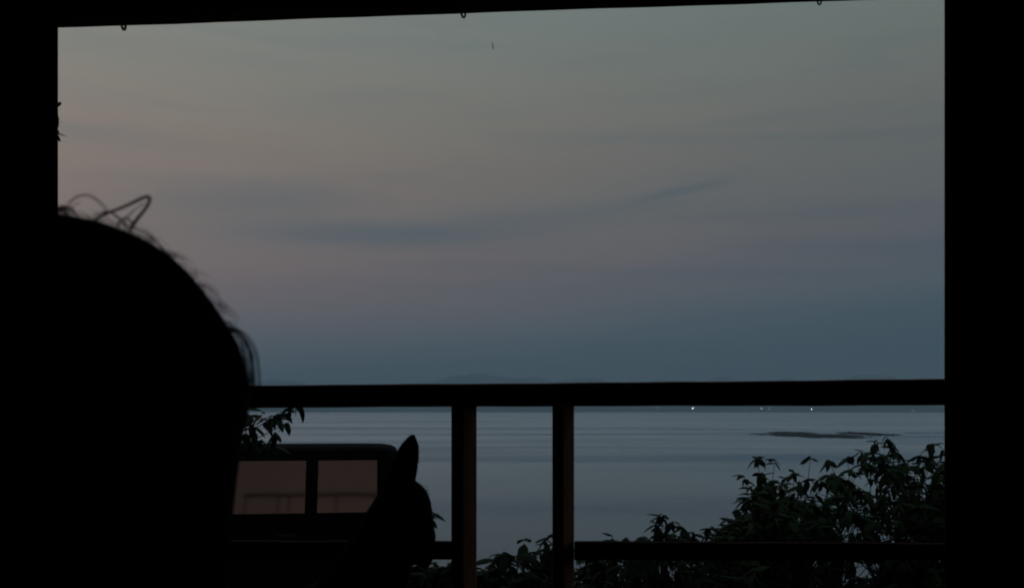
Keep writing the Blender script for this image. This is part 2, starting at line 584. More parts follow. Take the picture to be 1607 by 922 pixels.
# ------------------------------------------------------------------ haze over the bay
hz = MB().box((-15500, -15500, SEA - 3.5), (15500, 15500, 420))
hm = bpy.data.materials.new('evening_haze')
hm.use_nodes = True
hn = hm.node_tree
hn.nodes.clear()
pv = hn.nodes.new('ShaderNodeVolumePrincipled')
pv.inputs['Color'].default_value = (0.50, 0.78, 1.0, 1)
pv.inputs['Density'].default_value = 2.2e-4
ho = hn.nodes.new('ShaderNodeOutputMaterial')
hn.links.new(pv.outputs[0], ho.inputs['Volume'])
tag(hz.build('haze', hm), kind='stuff')

# ------------------------------------------------------------------ the veranda
pL = Vector(((90 - CX) * 3.5 / F, 3.5))
pR = Vector(((1483 - CX) * 3.28 / F, 3.28))
u2 = (pR - pL).normalized()
mid = (pL + pR) / 2
ROT = math.atan2(u2.y, u2.x)


def s_of(px):
    k = (px - CX) / F
    return (k * mid.y - mid.x) / (u2.x - k * u2.y)


def Yof(px):
    return mid.y + s_of(px) * u2.y


def z_of(px, py):
    return CAMZ + (HY - py) * Yof(px) / F


def sloped_bar(s0, s1, d0, d1, zb0, zb1, zt0, zt1, wob=0.0, nseg=1, seed=0):
    """a timber laid along the front, not quite straight: its section wanders by wob metres"""
    mb = MB()
    rb = random.Random(seed)
    ph = [rb.uniform(0, 6.3) for _ in range(6)]
    for i in range(nseg + 1):
        t = i / nseg
        x = s0 + (s1 - s0) * t
        w1 = wob * (math.sin(x * 2.1 + ph[0]) + 0.5 * math.sin(x * 6.3 + ph[1]) + 0.35 * math.sin(x * 17 + ph[2]))
        w2 = wob * (math.sin(x * 1.7 + ph[3]) + 0.5 * math.sin(x * 7.1 + ph[4]) + 0.35 * math.sin(x * 19 + ph[5]))
        zb, zt = zb0 + (zb1 - zb0) * t + w1, zt0 + (zt1 - zt0) * t + w2
        mb.v += [(x, d0, zb), (x, d1, zb), (x, d1, zt), (x, d0, zt)]
    for i in range(nseg):
        o = i * 4
        for k in range(4):
            j = (k + 1) % 4
            mb.f.append((o + k, o + j, o + 4 + j, o + 4 + k)[::-1])
    mb.f += [(0, 1, 2, 3), tuple(nseg * 4 + k for k in (3, 2, 1, 0))]
    return mb


sL, sR = s_of(90), s_of(1483)
ver = empty('veranda', (mid.x, mid.y, 0), ROT)
tag(ver, 'dark timber veranda framing the view of the bay', 'veranda')
XL, XR, BK = -2.7, 2.6, -5.4
# floor boards
nb = 24
bw = (XR - XL - 0.04) / nb
for i in range(nb):
    x0 = XL + 0.02 + i * bw
    MB().box((x0 + 0.003, BK + 0.12, -0.04), (x0 + bw - 0.003, 0.10, 0.0)).build('floor_board', M['floor'], ver)
MB().box((XL, BK, -1.5), (XR, 0.08, -0.05)).build('plinth', M['roof'], ver)
MB().box((XL, BK, -0.045), (XR, BK + 0.10, 2.74)).build('back_wall', M['wall'], ver)
MB().box((XL, BK + 0.102, -0.045), (XL + 0.1, -0.062, 2.74)).build('side_wall', M['wall'], ver)
MB().box((XR - 0.1, BK + 0.102, -0.045), (XR, -0.062, 2.74)).build('side_wall', M['wall'], ver)


def splay(s_in, s_out):
    """wide post added to blacken one side of the view, inner edge splayed outwards"""
    k = 1 if s_out > s_in else -1
    q = [(s_in, -0.06), (s_in, -0.05), (s_in + 0.085 * k, 0.06), (s_out, 0.06), (s_out, -0.06)]
    n_ = len(q)
    mb = MB()
    f = [tuple(range(n_)), tuple(range(n_, 2 * n_))[::-1]] + [(i, n_ + i, n_ + (i + 1) % n_, (i + 1) % n_) for i in range(n_)]
    mb.add([(x, y, z) for z in (-0.043, 2.735) for x, y in q], f if k < 0 else [g_[::-1] for g_ in f])
    return mb


def s_near(px, d=-0.055):
    k = (px - CX) / F
    a = Vector((mid.x - u2.y * d, mid.y + u2.x * d))
    return (k * a.y - a.x) / (u2.x - k * u2.y)


splay(s_near(90), XL + 0.002).build('added_side_post', M['stain'], ver)  # added post, makes the black strip along the frame's left side
splay(s_near(1483), XR - 0.002).build('added_side_post', M['stain'], ver)  # added likewise for the black strip on the right
zb0, zb1 = CAMZ + (HY - 44) * (Yof(90) + 0.05) / F, CAMZ + HY * (Yof(1380) + 0.05) / F
bL = zb0
bR = zb0 + (zb1 - zb0) * (sR - sL) / (s_of(1380) - sL)
beam = sloped_bar(sL - 0.06, sR + 0.06, -0.048, 0.05, bL, bR, 2.73, 2.73, 0.0012, 60, 8).build('beam', M['stain'], ver, bevel=0.004)
for (px, big) in ((193, 0.7), (726, 0.6), (1284, 0.5)):
    s = s_of(px) + (px - CX) / F * 0.045
    zz = bL + (bR - bL) * (s - sL) / (sR - sL)
    # a bent staple under the beam: one slanting leg, a tight turn, one upright leg
    MB().tube([(s - 0.017 * big, 0.044, zz + 0.008), (s - 0.010 * big, 0.044, zz - 0.010 * big), (s - 0.002, 0.044, zz - 0.025 * big), (s + 0.003, 0.044, zz - 0.027 * big), (s + 0.007, 0.044, zz - 0.018 * big), (s + 0.008, 0.044, zz + 0.008)],
              0.0072 * big, 8).build('hook', M['iron'], beam, smooth=True)
MB().box((XL - 0.25, BK - 0.2, 2.742), (XR + 0.25, 0.07, 2.90)).build('flat_roof', M['roof'], ver)
# rail round the flat roof: it shows only as a reflection in the van's windows
rr = MB()
RD, RZ = -0.75, 4.03
RM = Matrix.Translation((-1.2, RD, 0)) @ Matrix.Rotation(R(11.0), 4, 'Z')
MB().box((-1.45, -0.02, RZ - 0.045), (3.2, 0.02, RZ), RM).build('roof_rail', M['iron'], ver)
for s in (-2.6, -2.05, -1.88, -1.1, -0.2, 0.7, 1.6, 2.5):
    MB().box((s - 0.011 + 1.2, -0.012, 2.901), (s + 0.011 + 1.2, 0.012, RZ - 0.046), RM).build('roof_rail_post', M['iron'], ver)

# railing across the opening
ral = empty('railing', (mid.x, mid.y, 0), ROT)
tag(ral, 'dark red-brown timber railing across the veranda opening', 'railing')
tl, tr = z_of(380, 605.0), z_of(1483, 594.5)
bl_, br_ = z_of(380, 639.5), z_of(1483, 635)
s3 = s_of(380)


def ext(a, b, s):
    return a + (b - a) * (s - s3) / (sR - s3)


e0, e1 = sL - 0.06, sR + 0.06
sloped_bar(e0 + 0.002, e1 - 0.002, -0.030, 0.030, ext(bl_, br_, e0), ext(bl_, br_, e1), ext(tl, tr, e0), ext(tl, tr, e1), 0.0011, 60, 3).build('top_rail', M['rail'], ral, bevel=0.010)
for (a, b) in ((709.5, 747), (867, 901)):
    sa, sb = s_of(a), s_of(b)
    w = sb - sa
    top = ext(bl_, br_, (sa + sb) / 2) + 0.02
    p = MB().box((sa, -0.027, -0.0), (sa + w * 0.50, 0.027, top)).build('post', M['rail'], ral, bevel=0.005)
    # slanting strip of lighter colour, standing in for light on the post's right edge
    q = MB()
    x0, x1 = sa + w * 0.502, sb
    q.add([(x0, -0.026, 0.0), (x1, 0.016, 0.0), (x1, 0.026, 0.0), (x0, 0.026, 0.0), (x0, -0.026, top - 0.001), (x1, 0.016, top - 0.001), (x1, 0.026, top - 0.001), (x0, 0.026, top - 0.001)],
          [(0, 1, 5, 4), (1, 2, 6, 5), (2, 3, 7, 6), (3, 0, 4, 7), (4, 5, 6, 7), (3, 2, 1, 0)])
    q.build('edge_strip', M['lit_edge'], p, bevel=0.002)
zl0, zl1 = z_of(700, 848.5), z_of(1483, 852)
zm0, zm1 = z_of(700, 876), z_of(1483, 877.5)
s7 = s_of(700)
lo_ = lambda a, b, s: a + (b - a) * (s - s7) / (sR - s7)
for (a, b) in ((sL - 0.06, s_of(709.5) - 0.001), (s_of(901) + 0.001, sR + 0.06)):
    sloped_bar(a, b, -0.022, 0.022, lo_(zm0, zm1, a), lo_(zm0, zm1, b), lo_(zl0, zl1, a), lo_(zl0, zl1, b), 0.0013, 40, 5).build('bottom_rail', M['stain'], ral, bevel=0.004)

# ------------------------------------------------------------------ parked van (side on, below the veranda)
VA = R(8.0)
VY = 8.4
rear = at(621, 800, VY)
van = empty('parked_van', (rear.x, rear.y, -1.3), VA)
tag(van, 'dark van with pink sky mirrored in its side windows, parked below the railing', 'van')
TT = R(19.5)
belt, head = 1.35, 1.885
inset = (head - belt) * math.tan(TT)


def plan_ring(x0, x1, y0, y1, r, z, n=6):
    pts = []
    for (cx, cy, a0) in ((x1 - r, y0 + r, -90), (x1 - r, y1 - r, 0), (x0 + r, y1 - r, 90), (x0 + r, y0 + r, 180)):
        for k in range(n + 1):
            a = R(a0 + 90 * k / n)
            pts.append((cx + r * math.cos(a), cy + r * math.sin(a), z))
    return pts


VWID = 1.75
lay = [(0.36, -4.36, -0.06, 0.06, 0.10), (0.46, -4.42, 0.04, 0.01, 0.10), (0.85, -4.42, 0.05, 0.0, 0.10), (1.02, -4.34, 0.03, 0.0, 0.10), (1.12, -3.75, 0.05, 0.004, 0.10),
       (belt, -3.45, 0.05, 0.012, 0.10), (head, -2.95, 0.035, 0.012 + inset, 0.10), (1.935, -2.88, 0.01, inset + 0.045, 0.11), (1.962, -2.80, -0.04, inset + 0.085, 0.12), (1.976, -2.7, -0.12, inset + 0.14, 0.12), (1.984, -2.5, -0.30, inset + 0.28, 0.12)]
vb = MB()
rings = [plan_ring(x0, x1, iy, VWID - iy, r_, z) for (z, x0, x1, iy, r_) in lay]
nr = len(rings[0])
for r_ in rings:
    vb.v += r_
for i in range(len(rings) - 1):
    for k in range(nr):
        a, b = i * nr + k, i * nr + (k + 1) % nr
        vb.f.append((a, b, b + nr, a + nr))
vb.f.append(tuple(range(nr))[::-1])
vb.f.append(tuple((len(rings) - 1) * nr + k for k in range(nr)))
vbody = vb.build('body', M['paint'], van, smooth=True)


def side_y(z):
    return 0.012 + (z - belt) * math.tan(TT)


def pane(x0, x1, z0, z1, xs0=0.0, y_far=False):
    mb = MB()
    n_ = Vector((0, -math.cos(TT), math.sin(TT)))
    P = []
    for off in (0.008, -0.004):
        for (x, z) in ((x0 - xs0, z0), (x1, z0), (x1, z1), (x0, z1)):
            p = Vector((x, side_y(z), z)) + n_ * off
            if y_far:
                p.y = VWID - p.y
            P.append(p)
    f = [(0, 1, 2, 3), (7, 6, 5, 4), (0, 4, 5, 1), (1, 5, 6, 2), (2, 6, 7, 3), (3, 7, 4, 0)]
    return mb.add(P, f if not y_far else [q[::-1] for q in f])


zlo, zhi = 1.372, 1.862
for far in (False, True):
    for (a, b, sl) in ((-0.735, -0.175, 0.0), (-1.70, -0.845, 0.0), (-2.62, -1.80, 0.12)):
        pane(a, b, zlo, zhi, sl, far).build('side_window', M['glass'], van, bevel=0.006)
wsn = MB()
wsn.add([(-3.43, 0.16, 1.40), (-3.43, VWID - 0.16, 1.40), (-3.02, VWID - 0.34, 1.86), (-3.02, 0.34, 1.86)], [(0, 1, 2, 3)])
wsn.add([(-3.46, 0.16, 1.41), (-3.46, VWID - 0.16, 1.41), (-3.05, VWID - 0.34, 1.87), (-3.05, 0.34, 1.87)], [(3, 2, 1, 0)])
wsn.build('windscreen', M['glass'], van)
rw = MB().add([(0.056, 0.25, 1.40), (0.056, VWID - 0.25, 1.40), (0.044, VWID - 0.32, 1.85), (0.044, 0.32, 1.85)], [(0, 1, 2, 3)])
rw.build('rear_window', M['glass'], van)
for x in (-0.85, -3.45):
    for y in (0.09, VWID - 0.09):
        w = MB().tube([(x, y - 0.09, 0.33), (x, y - 0.08, 0.33), (x, y + 0.08, 0.33), (x, y + 0.09, 0.33)], [0.29, 0.33, 0.33, 0.29], 28).build('tyre', M['rubber'], van, smooth=False)
        sgn = -1 if y < 0.5 else 1
        MB().tube([(x, y + sgn * 0.091, 0.33), (x, y + sgn * 0.105, 0.33)], [0.2, 0.17], 20).build('rim', M['rim'], w)
for y in (0.04, VWID - 0.16):
    MB().box((0.0, y, 0.95), (0.062, y + 0.12, 1.28)).build('tail_lamp', M['lamp_red'], van, bevel=0.01)
    MB().box((-4.435, y, 0.72), (-4.38, y + 0.14, 0.9)).build('headlamp', M['rim'], van, bevel=0.02)
MB().box((-0.02, 0.06, 0.40), (0.10, VWID - 0.06, 0.58)).build('rear_bumper', M['rubber'], van, bevel=0.02)
MB().box((-4.48, 0.06, 0.40), (-4.38, VWID - 0.06, 0.58)).build('front_bumper', M['rubber'], van, bevel=0.02)
for x in (-1.0, -1.95):
    MB().box((x - 0.09, -0.028, 1.16), (x + 0.09, 0.002, 1.19)).build('door_handle', M['rubber'], van, bevel=0.005)
MB().box((-3.12, -0.14, 1.38), (-2.98, 0.004, 1.52)).build('wing_mirror', M['rubber'], van, bevel=0.03)

# ------------------------------------------------------------------ leaves, shrubs and trees


def leaf_mesh(name, droop, width, fold, m):
    nseg = 6
    vs, fs = [], []
    for i in range(nseg + 1):
        t = i / nseg
        w = width * (math.sin(math.pi * min(1, t ** 0.75)) ** 0.8 if 0 < t < 1 else 0.0) + (0.012 if i == 0 else 0.0)
        x = t * (1 - 0.12 * droop * t)
        z = 0.10 * t - droop * t * t
        vs += [(x, -w, z - fold * w), (x, 0, z), (x, w, z - fold * w)]
    for i in range(nseg):
        a = i * 3
        fs += [(a, a + 1, a + 4, a + 3), (a + 1, a + 2, a + 5, a + 4)]
    me = bpy.data.meshes.new(name)
    me.from_pydata(vs, [], fs)
    me.polygons.foreach_set('use_smooth', [True] * len(fs))
    me.materials.append(m)
    return me


LEAVES = [leaf_mesh('leaf', 0.40, 0.23, 0.35, M['leaf']), leaf_mesh('leaf', 0.62, 0.21, 0.45, M['leaf2']), leaf_mesh('leaf', 0.28, 0.25, 0.30, M['leaf2']), leaf_mesh('leaf', 0.85, 0.20, 0.5, M['leaf2'])]
BROAD = [leaf_mesh('leaf', 0.40, 0.24, 0.30, M['leaf']), leaf_mesh('leaf', 0.65, 0.22, 0.35, M['leaf2'])]


def whorl(pos, n, L, rnd, kinds, flat=0.0):
    out = []
    a0 = rnd.uniform(0, 360)
    for i in range(n):
        a = a0 + 360.0 * i / n + rnd.uniform(-30, 30)
        pitch = rnd.uniform(-30, 50) + flat
        l_ = L * rnd.uniform(0.5, 1.3)
        mt = Matrix.Translation(pos + Vector((0, 0, rnd.uniform(-0.25, 0.1) * L))) @ Matrix.Rotation(R(a), 4, 'Z') @ Matrix.Rotation(R(pitch), 4, 'Y') @ Matrix.Rotation(R(rnd.uniform(-30, 30)), 4, 'X') @ Matrix.Diagonal((l_, l_, l_, 1))
        out.append((mt, rnd.choice(kinds)))
    return out


def plant(name, label, cat, base, rims, fill, L, seed, trunk_r, kinds=LEAVES, n_leaf=(4, 9), max_single=300, group=None, limb_r=0.006, hubs=None):
    """trunk, limbs to every shoot, a rosette of drooping leaves at each shoot's end"""
    rnd = random.Random(seed)
    root = empty(name, base)
    inv = Matrix.Translation(-Vector(base))
    allp = [(Vector(p), True) for p in rims] + [(Vector(p), False) for p in fill]
    cen = sum((p for p, _ in allp), Vector()) / len(allp)
    hubs = [Vector(h) for h in (hubs or [])] or [cen.lerp(Vector(base), 0.25)]
    wood = MB()
    b0 = Vector(base)
    for h in hubs:
        pts, rr_ = [], []
        for i in range(7):
            t = i / 6
            p = b0.lerp(h, t) + Vector((math.sin(t * 5 + seed) * 0.06, math.cos(t * 4 + seed) * 0.06, 0.10 * math.sin(t * math.pi))) * (h - b0).length * 0.3 * (0 if i == 0 else 1)
            pts.append(p - b0); rr_.append(trunk_r * (1 - 0.62 * t))
        wood.tube(pts, rr_, 9)
    tr_ = wood.build('trunk', M['bark'], root, smooth=True)
    limbs = MB()
    hub_end = [b0.lerp(h, 1.0) + Vector((math.sin(5 + seed) * 0.06, math.cos(4 + seed) * 0.06, 0)) * (h - b0).length * 0.3 for h in hubs]
    singles, mass = [], []
    for (p, rim) in allp:
        h = min(hub_end, key=lambda q: (q - p).length)
        m1 = h.lerp(p, 0.5) + Vector((rnd.uniform(-.1, .1), rnd.uniform(-.1, .1), rnd.uniform(-0.16, 0.02))) * (p - h).length
        limbs.tube([h - b0, h.lerp(m1, 0.55) - b0, m1 - b0, m1.lerp(p, 0.6) - b0, p - b0], [limb_r, limb_r * 0.8, limb_r * 0.65, limb_r * 0.5, limb_r * 0.3], 5)
        ls = whorl(p, rnd.randint(*n_leaf), L, rnd, kinds)
        # a few leaves lower on the shoot
        q = m1.lerp(p, 0.75)
        ls += whorl(q, 3, L * 0.9, rnd, kinds, 12)
        (singles if rim else mass).extend(ls)
    limbs.build('branches', M['bark'], root, smooth=True)
    if len(singles) < max_single:
        mass.sort(key=lambda it: it[0].translation.y)
        k = max_single - len(singles)
        singles += mass[:k]
        mass = mass[k:]
    elif len(singles) > max_single:
        mass += singles[max_single:]
        singles = singles[:max_single]
    crown = None
    if mass:
        V, Fc, o = [], [], 0
        for (mt, me) in mass:
            co = np.empty(len(me.vertices) * 3); me.vertices.foreach_get('co', co)
            co = co.reshape(-1, 3)
            mm = np.array(inv @ mt)
            V.append(co @ mm[:3, :3].T + mm[:3, 3])
            for pl in me.polygons:
                Fc.append(tuple(i + o for i in pl.vertices))
            o += len(co)
        me = bpy.data.meshes.new('crown')
        me.from_pydata(np.concatenate(V).tolist(), [], Fc)
        me.polygons.foreach_set('use_smooth', [True] * len(Fc))
        crown = link_mesh('crown', me, M['leaf'], root)
        tag(crown, kind='stuff')
    for (mt, me) in singles:
        o = bpy.data.objects.new('leaf', me)
        col.objects.link(o)
        o.parent = root
        o.matrix_local = inv @ mt
    tag(root, label, cat, group)
    return root


def inside(poly, x, y):
    c = False
    j = len(poly) - 1
    for i in range(len(poly)):
        xi, yi = poly[i]; xj, yj = poly[j]
        if (yi > y) != (yj > y) and x < (xj - xi) * (y - yi) / (yj - yi) + xi:
            c = not c
        j = i
    return c


def fill_pts(poly, n, d0, d1, rnd, reject=None):
    xs_ = [p[0] for p in poly]; ys_ = [p[1] for p in poly]
    out = []
    while len(out) < n:
        x, y = rnd.uniform(min(xs_), max(xs_)), rnd.uniform(min(ys_), max(ys_))
        if inside(poly, x, y) and not (reject and reject(x, y)):
            out.append(at(x, y, rnd.uniform(d0, d1)))
    return out


rnd = random.Random(5)
# big tree on the right
rims = [(1190, 716), (1216, 722), (1168, 748), (1196, 742), (1232, 748), (1272, 716), (1300, 722), (1330, 716), (1352, 708), (1376, 690), (1392, 684), (1404, 702), (1420, 722), (1446, 712), (1462, 696), (1480, 706),
        (1170, 780), (1158, 800), (1255, 760), (1290, 750), (1140, 812), (1115, 826), (1245, 740), (1365, 715), (1440, 735), (1500, 700), (1340, 738)]
tree_poly = [(1120, 838), (1165, 800), (1170, 765), (1215, 750), (1240, 775), (1290, 745), (1330, 735), (1375, 705), (1410, 725), (1450, 715), (1490, 715), (1620, 700), (1700, 720), (1700, 1010), (1120, 1010)]
holes = [(1290, 775, 14), (1345, 748, 12), (1375, 752, 17), (1365, 790, 9), (1325, 830, 16), (1395, 832, 20), (1345, 885, 15), (1370, 890, 12), (1455, 752, 9)]
rej = lambda x, y: any((x - a) ** 2 + (y - b) ** 2 < (c + 5) ** 2 for a, b, c in holes)
fl = fill_pts(tree_poly, 1250, 5.2, 7.3, rnd, rej) + fill_pts([(1130, 840), (1172, 795), (1176, 762), (1215, 750), (1240, 770), (1260, 850), (1240, 940), (1130, 940)], 220, 5.3, 6.6, rnd)
plant('broadleaf_tree', 'large dark leafy tree right of the railing posts, its crown over the reef', 'tree',
      (2.75, 6.2, ground_z(2.75, 6.2) - 0.02), [at(x, y, rnd.uniform(5.5, 6.4)) for x, y in rims], fl, 0.092, 3, 0.07,
      hubs=[at(1400, 930, 6.3), at(1230, 960, 6.3), at(1520, 900, 6.5), at(1320, 1000, 6.4), at(1450, 830, 6.6)])
# lower bush in front of it, reaching left to the second post
rims = [(1040, 808), (1056, 816), (1030, 822), (1070, 826), (1088, 834), (1110, 836), (962, 842), (985, 844), (1010, 842), (935, 858), (910, 862), (1045, 834), (1130, 830)]
poly = [(905, 875), (960, 855), (1030, 840), (1060, 835), (1110, 845), (1180, 830), (1190, 1000), (890, 1000)]
plant('leafy_bush', 'low dark bush between the second post and the large tree', 'bush',
      (1.0, 5.3, ground_z(1.0, 5.3) - 0.02), [at(x, y, rnd.uniform(4.9, 5.5)) for x, y in rims], fill_pts(poly, 380, 4.7, 5.9, rnd), 0.085, 8, 0.035,
      hubs=[at(1060, 1000, 5.2), at(960, 1000, 5.2), at(1140, 990, 5.3)])
# broad-leaved shrub seen between the posts
rims = [(790, 868), (775, 876), (808, 874), (760, 892), (800, 888), (780, 900), (815, 900), (795, 915)]
plant('broad_leaf_shrub', 'rounded broad-leaved green shrub just right of the first post', 'shrub',
      (-0.06, 5.0, ground_z(0, 5.0) - 0.02), [at(x, y, rnd.uniform(4.85, 5.15)) for x, y in rims], [at(rnd.uniform(745, 830), rnd.uniform(895, 980), rnd.uniform(4.8, 5.3)) for i in range(30)], 0.125, 4, 0.022, kinds=BROAD, hubs=[at(790, 960, 5.0)], n_leaf=(6, 8))
rims = [(822, 850), (838, 866), (850, 872), (856, 846), (862, 862), (840, 884), (862, 884), (868, 838)]
plant('pointed_leaf_shrub', 'slim shrub with drooping pointed leaves, left against the second post', 'shrub',
      (0.2, 5.2, ground_z(0.2, 5.2) - 0.02), [at(x, y, rnd.uniform(5.05, 5.4)) for x, y in rims], [at(rnd.uniform(830, 905), rnd.uniform(890, 980), rnd.uniform(5.0, 5.5)) for i in range(34)], 0.115, 9, 0.02, hubs=[at(855, 960, 5.2)], n_leaf=(4, 6))
# shrub whose leaf tip shows past the dog's brow
rims = [(672, 796), (668, 812), (655, 830), (640, 800), (625, 830)]
plant('shrub_behind_dog', 'shrub with one drooping leaf tip showing past the dog\'s face', 'shrub',
      (-0.6, 5.0, ground_z(-0.6, 5.0) - 0.02), [at(x, y, rnd.uniform(4.9, 5.1)) for x, y in rims], [at(rnd.uniform(600, 655), rnd.uniform(850, 960), rnd.uniform(4.8, 5.2)) for i in range(10)] + [at(rnd.uniform(650, 750), rnd.uniform(880, 990), rnd.uniform(4.8, 5.3)) for i in range(120)], 0.10, 21, 0.02, hubs=[at(630, 950, 5.0)], n_leaf=(4, 6))
# tree on the left, mostly hidden by the person's head
rims = [(372, 655), (392, 648), (412, 650), (436, 650), (450, 664), (400, 672), (384, 690), (428, 694), (364, 700), (446, 644), (410, 690), (470, 632), (380, 640), (345, 680), (395, 702),
        (83, 170), (78, 203), (40, 190), (52, 230), (20, 215), (30, 250)]
inhead = lambda x, y: ((x - 70) / 255.0) ** 2 + ((y - 618) / 225.0) ** 2 > 1 or (x > 120 and y < 640)
poly = [(-260, 380), (330, 380), (330, 860), (-260, 860)]
fl = fill_pts(poly, 110, 5.6, 7.0, rnd, inhead) + fill_pts([(-300, 140), (40, 190), (60, 330), (40, 400), (-300, 500)], 70, 5.6, 7.0, rnd)
plant('leafy_tree', 'leafy tree on the left behind the person, leaves hanging over the van roof', 'tree',
      (-3.2, 6.4, ground_z(-3.2, 6.4) - 0.02), [at(x, y, rnd.uniform(6.0, 6.5)) for x, y in rims], fl, 0.115, 14, 0.09,
      hubs=[at(150, 600, 6.3), at(-40, 350, 6.4), at(300, 690, 6.3), at(0, 620, 6.4)])

# ------------------------------------------------------------------ dog standing inside the veranda
DY = 2.1
kk = DY / F


def D(px, py, dy=0.0):
    p = at(px, py, DY)
    p.y += dy
    return p


floor_y = HY + CAMZ / kk
db = MB()
db.ball(D(636, 800), (42 * kk, 0.062, 50 * kk), 20, 14)            # skull
db.limb(D(650, 812), 0.043, D(661, 842), 0.036)                    # stop to muzzle
db.limb(D(660, 842), 0.034, D(664, 872), 0.026)                    # muzzle, held low
db.ball(D(667, 884), 0.014, 12, 8)                                 # nose
EAR = [(603, 774), (608, 752), (615, 730), (623, 710), (633, 694), (643, 683), (651, 677), (656, 681), (659, 694), (659, 712), (656.5, 734), (653, 754), (651, 774)]
for dy_, sc in ((-0.040, 1.0), (0.040, 0.90)):                     # pricked ears, the far one hidden by the near one
    ex, ey = 632, 768
    P_ = [(ex + (x - ex) * sc - (1 - sc) * 10, ey + (y - ey) * sc) for x, y in EAR]
    cen_ = (sum(p[0] for p in P_) / len(P_), sum(p[1] for p in P_) / len(P_))
    n_ = len(P_)
    vs_ = [D(x, y, dy_) for x, y in P_] + [D(cen_[0], cen_[1] + 15, dy_ - 0.020), D(cen_[0], cen_[1] + 15, dy_ + 0.020)]
    ring_ = [D(x * 0.86 + cen_[0] * 0.14, y * 0.86 + cen_[1] * 0.14, dy_ - 0.011) for x, y in P_]
    rin2 = [D(x * 0.86 + cen_[0] * 0.14, y * 0.86 + cen_[1] * 0.14, dy_ + 0.011) for x, y in P_]
    vs_ = vs_ + ring_ + rin2
    fs_ = []
    for i in range(n_):
        j = (i + 1) % n_
        fs_ += [(i, j, n_ + 2 + j, n_ + 2 + i), (n_ + 2 + i, n_ + 2 + j, n_), (j, i, 2 * n_ + 2 + i, 2 * n_ + 2 + j), (2 * n_ + 2 + j, 2 * n_ + 2 + i, n_ + 1)]
    db.add(vs_, fs_)
db.limb(D(622, 800), 0.060, D(596, 868), 0.082)                    # neck
db.limb(D(596, 868), 0.082, D(556, 960), 0.115)
db.limb(D(556, 975), 0.125, D(470, 1010), 0.120)                   # chest
db.limb(D(470, 1005), 0.120, D(340, 1000), 0.098)                  # belly narrows
db.limb(D(340, 985), 0.10, D(290, 1000), 0.095)                    # rump
for sy_ in (-0.075, 0.075):
    db.limb(D(560, 1040, sy_), 0.058, D(545, 1130, sy_), 0.036)    # front leg
    db.limb(D(545, 1130, sy_), 0.034, D(553, 1235, sy_), 0.026)
    db.limb(D(553, 1235, sy_), 0.025, D(556, floor_y - 18, sy_), 0.022)
    db.limb(D(556, floor_y - 13, sy_), 0.020, D(580, floor_y - 11, sy_), 0.016)
    db.limb(D(305, 1020, sy_), 0.085, D(330, 1125, sy_), 0.050)    # thigh, knee forward
    db.limb(D(330, 1125, sy_), 0.046, D(282, 1225, sy_), 0.026)    # to the hock, backward
    db.limb(D(282, 1225, sy_), 0.025, D(292, floor_y - 18, sy_), 0.022)
    db.limb(D(292, floor_y - 13, sy_), 0.020, D(318, floor_y - 11, sy_), 0.016)
db.limb(D(262, 1000), 0.034, D(225, 1090), 0.030)                  # tail
db.limb(D(225, 1090), 0.030, D(215, 1180), 0.016)
dog = link_mesh('dog', fuse(db, 0.0055, 4), M['fur'])
rf = random.Random(31)
fm = MB()
vts = dog.data.vertices
for _ in range(2600):
    v_ = vts[rf.randrange(len(vts))]
    p = v_.co.copy(); nn_ = v_.normal
    if p.z < 0.55:
        continue
    ear_ = p.z > 0.905
    ln = rf.uniform(0.003, 0.006) if ear_ else rf.uniform(0.006, 0.014)
    dr = (nn_ * 0.55 + Vector((rf.uniform(-.3, .1), rf.uniform(-.3, .3), rf.uniform(-0.7, 0.0)))).normalized()
    fm.tube([p - nn_ * 0.002, p + dr * ln * 0.6, p + dr * ln + Vector((0, 0, -0.2 * ln))], [0.0007, 0.0005, 0.0001], 3, cap=False)
tag(fm.build('fur', M['fur'], dog), kind='stuff')
tag(dog, 'black prick-eared dog in silhouette beside the person, facing right', 'dog')

# ------------------------------------------------------------------ person seen from behind
PY = 0.62
pk = PY / F
HC = at(70, 618, PY)
per = empty('person', (HC.x, PY, 0))
o_ = Vector((HC.x, PY, 0))


def Pp(x, y, z):
    return Vector((x, y, z))


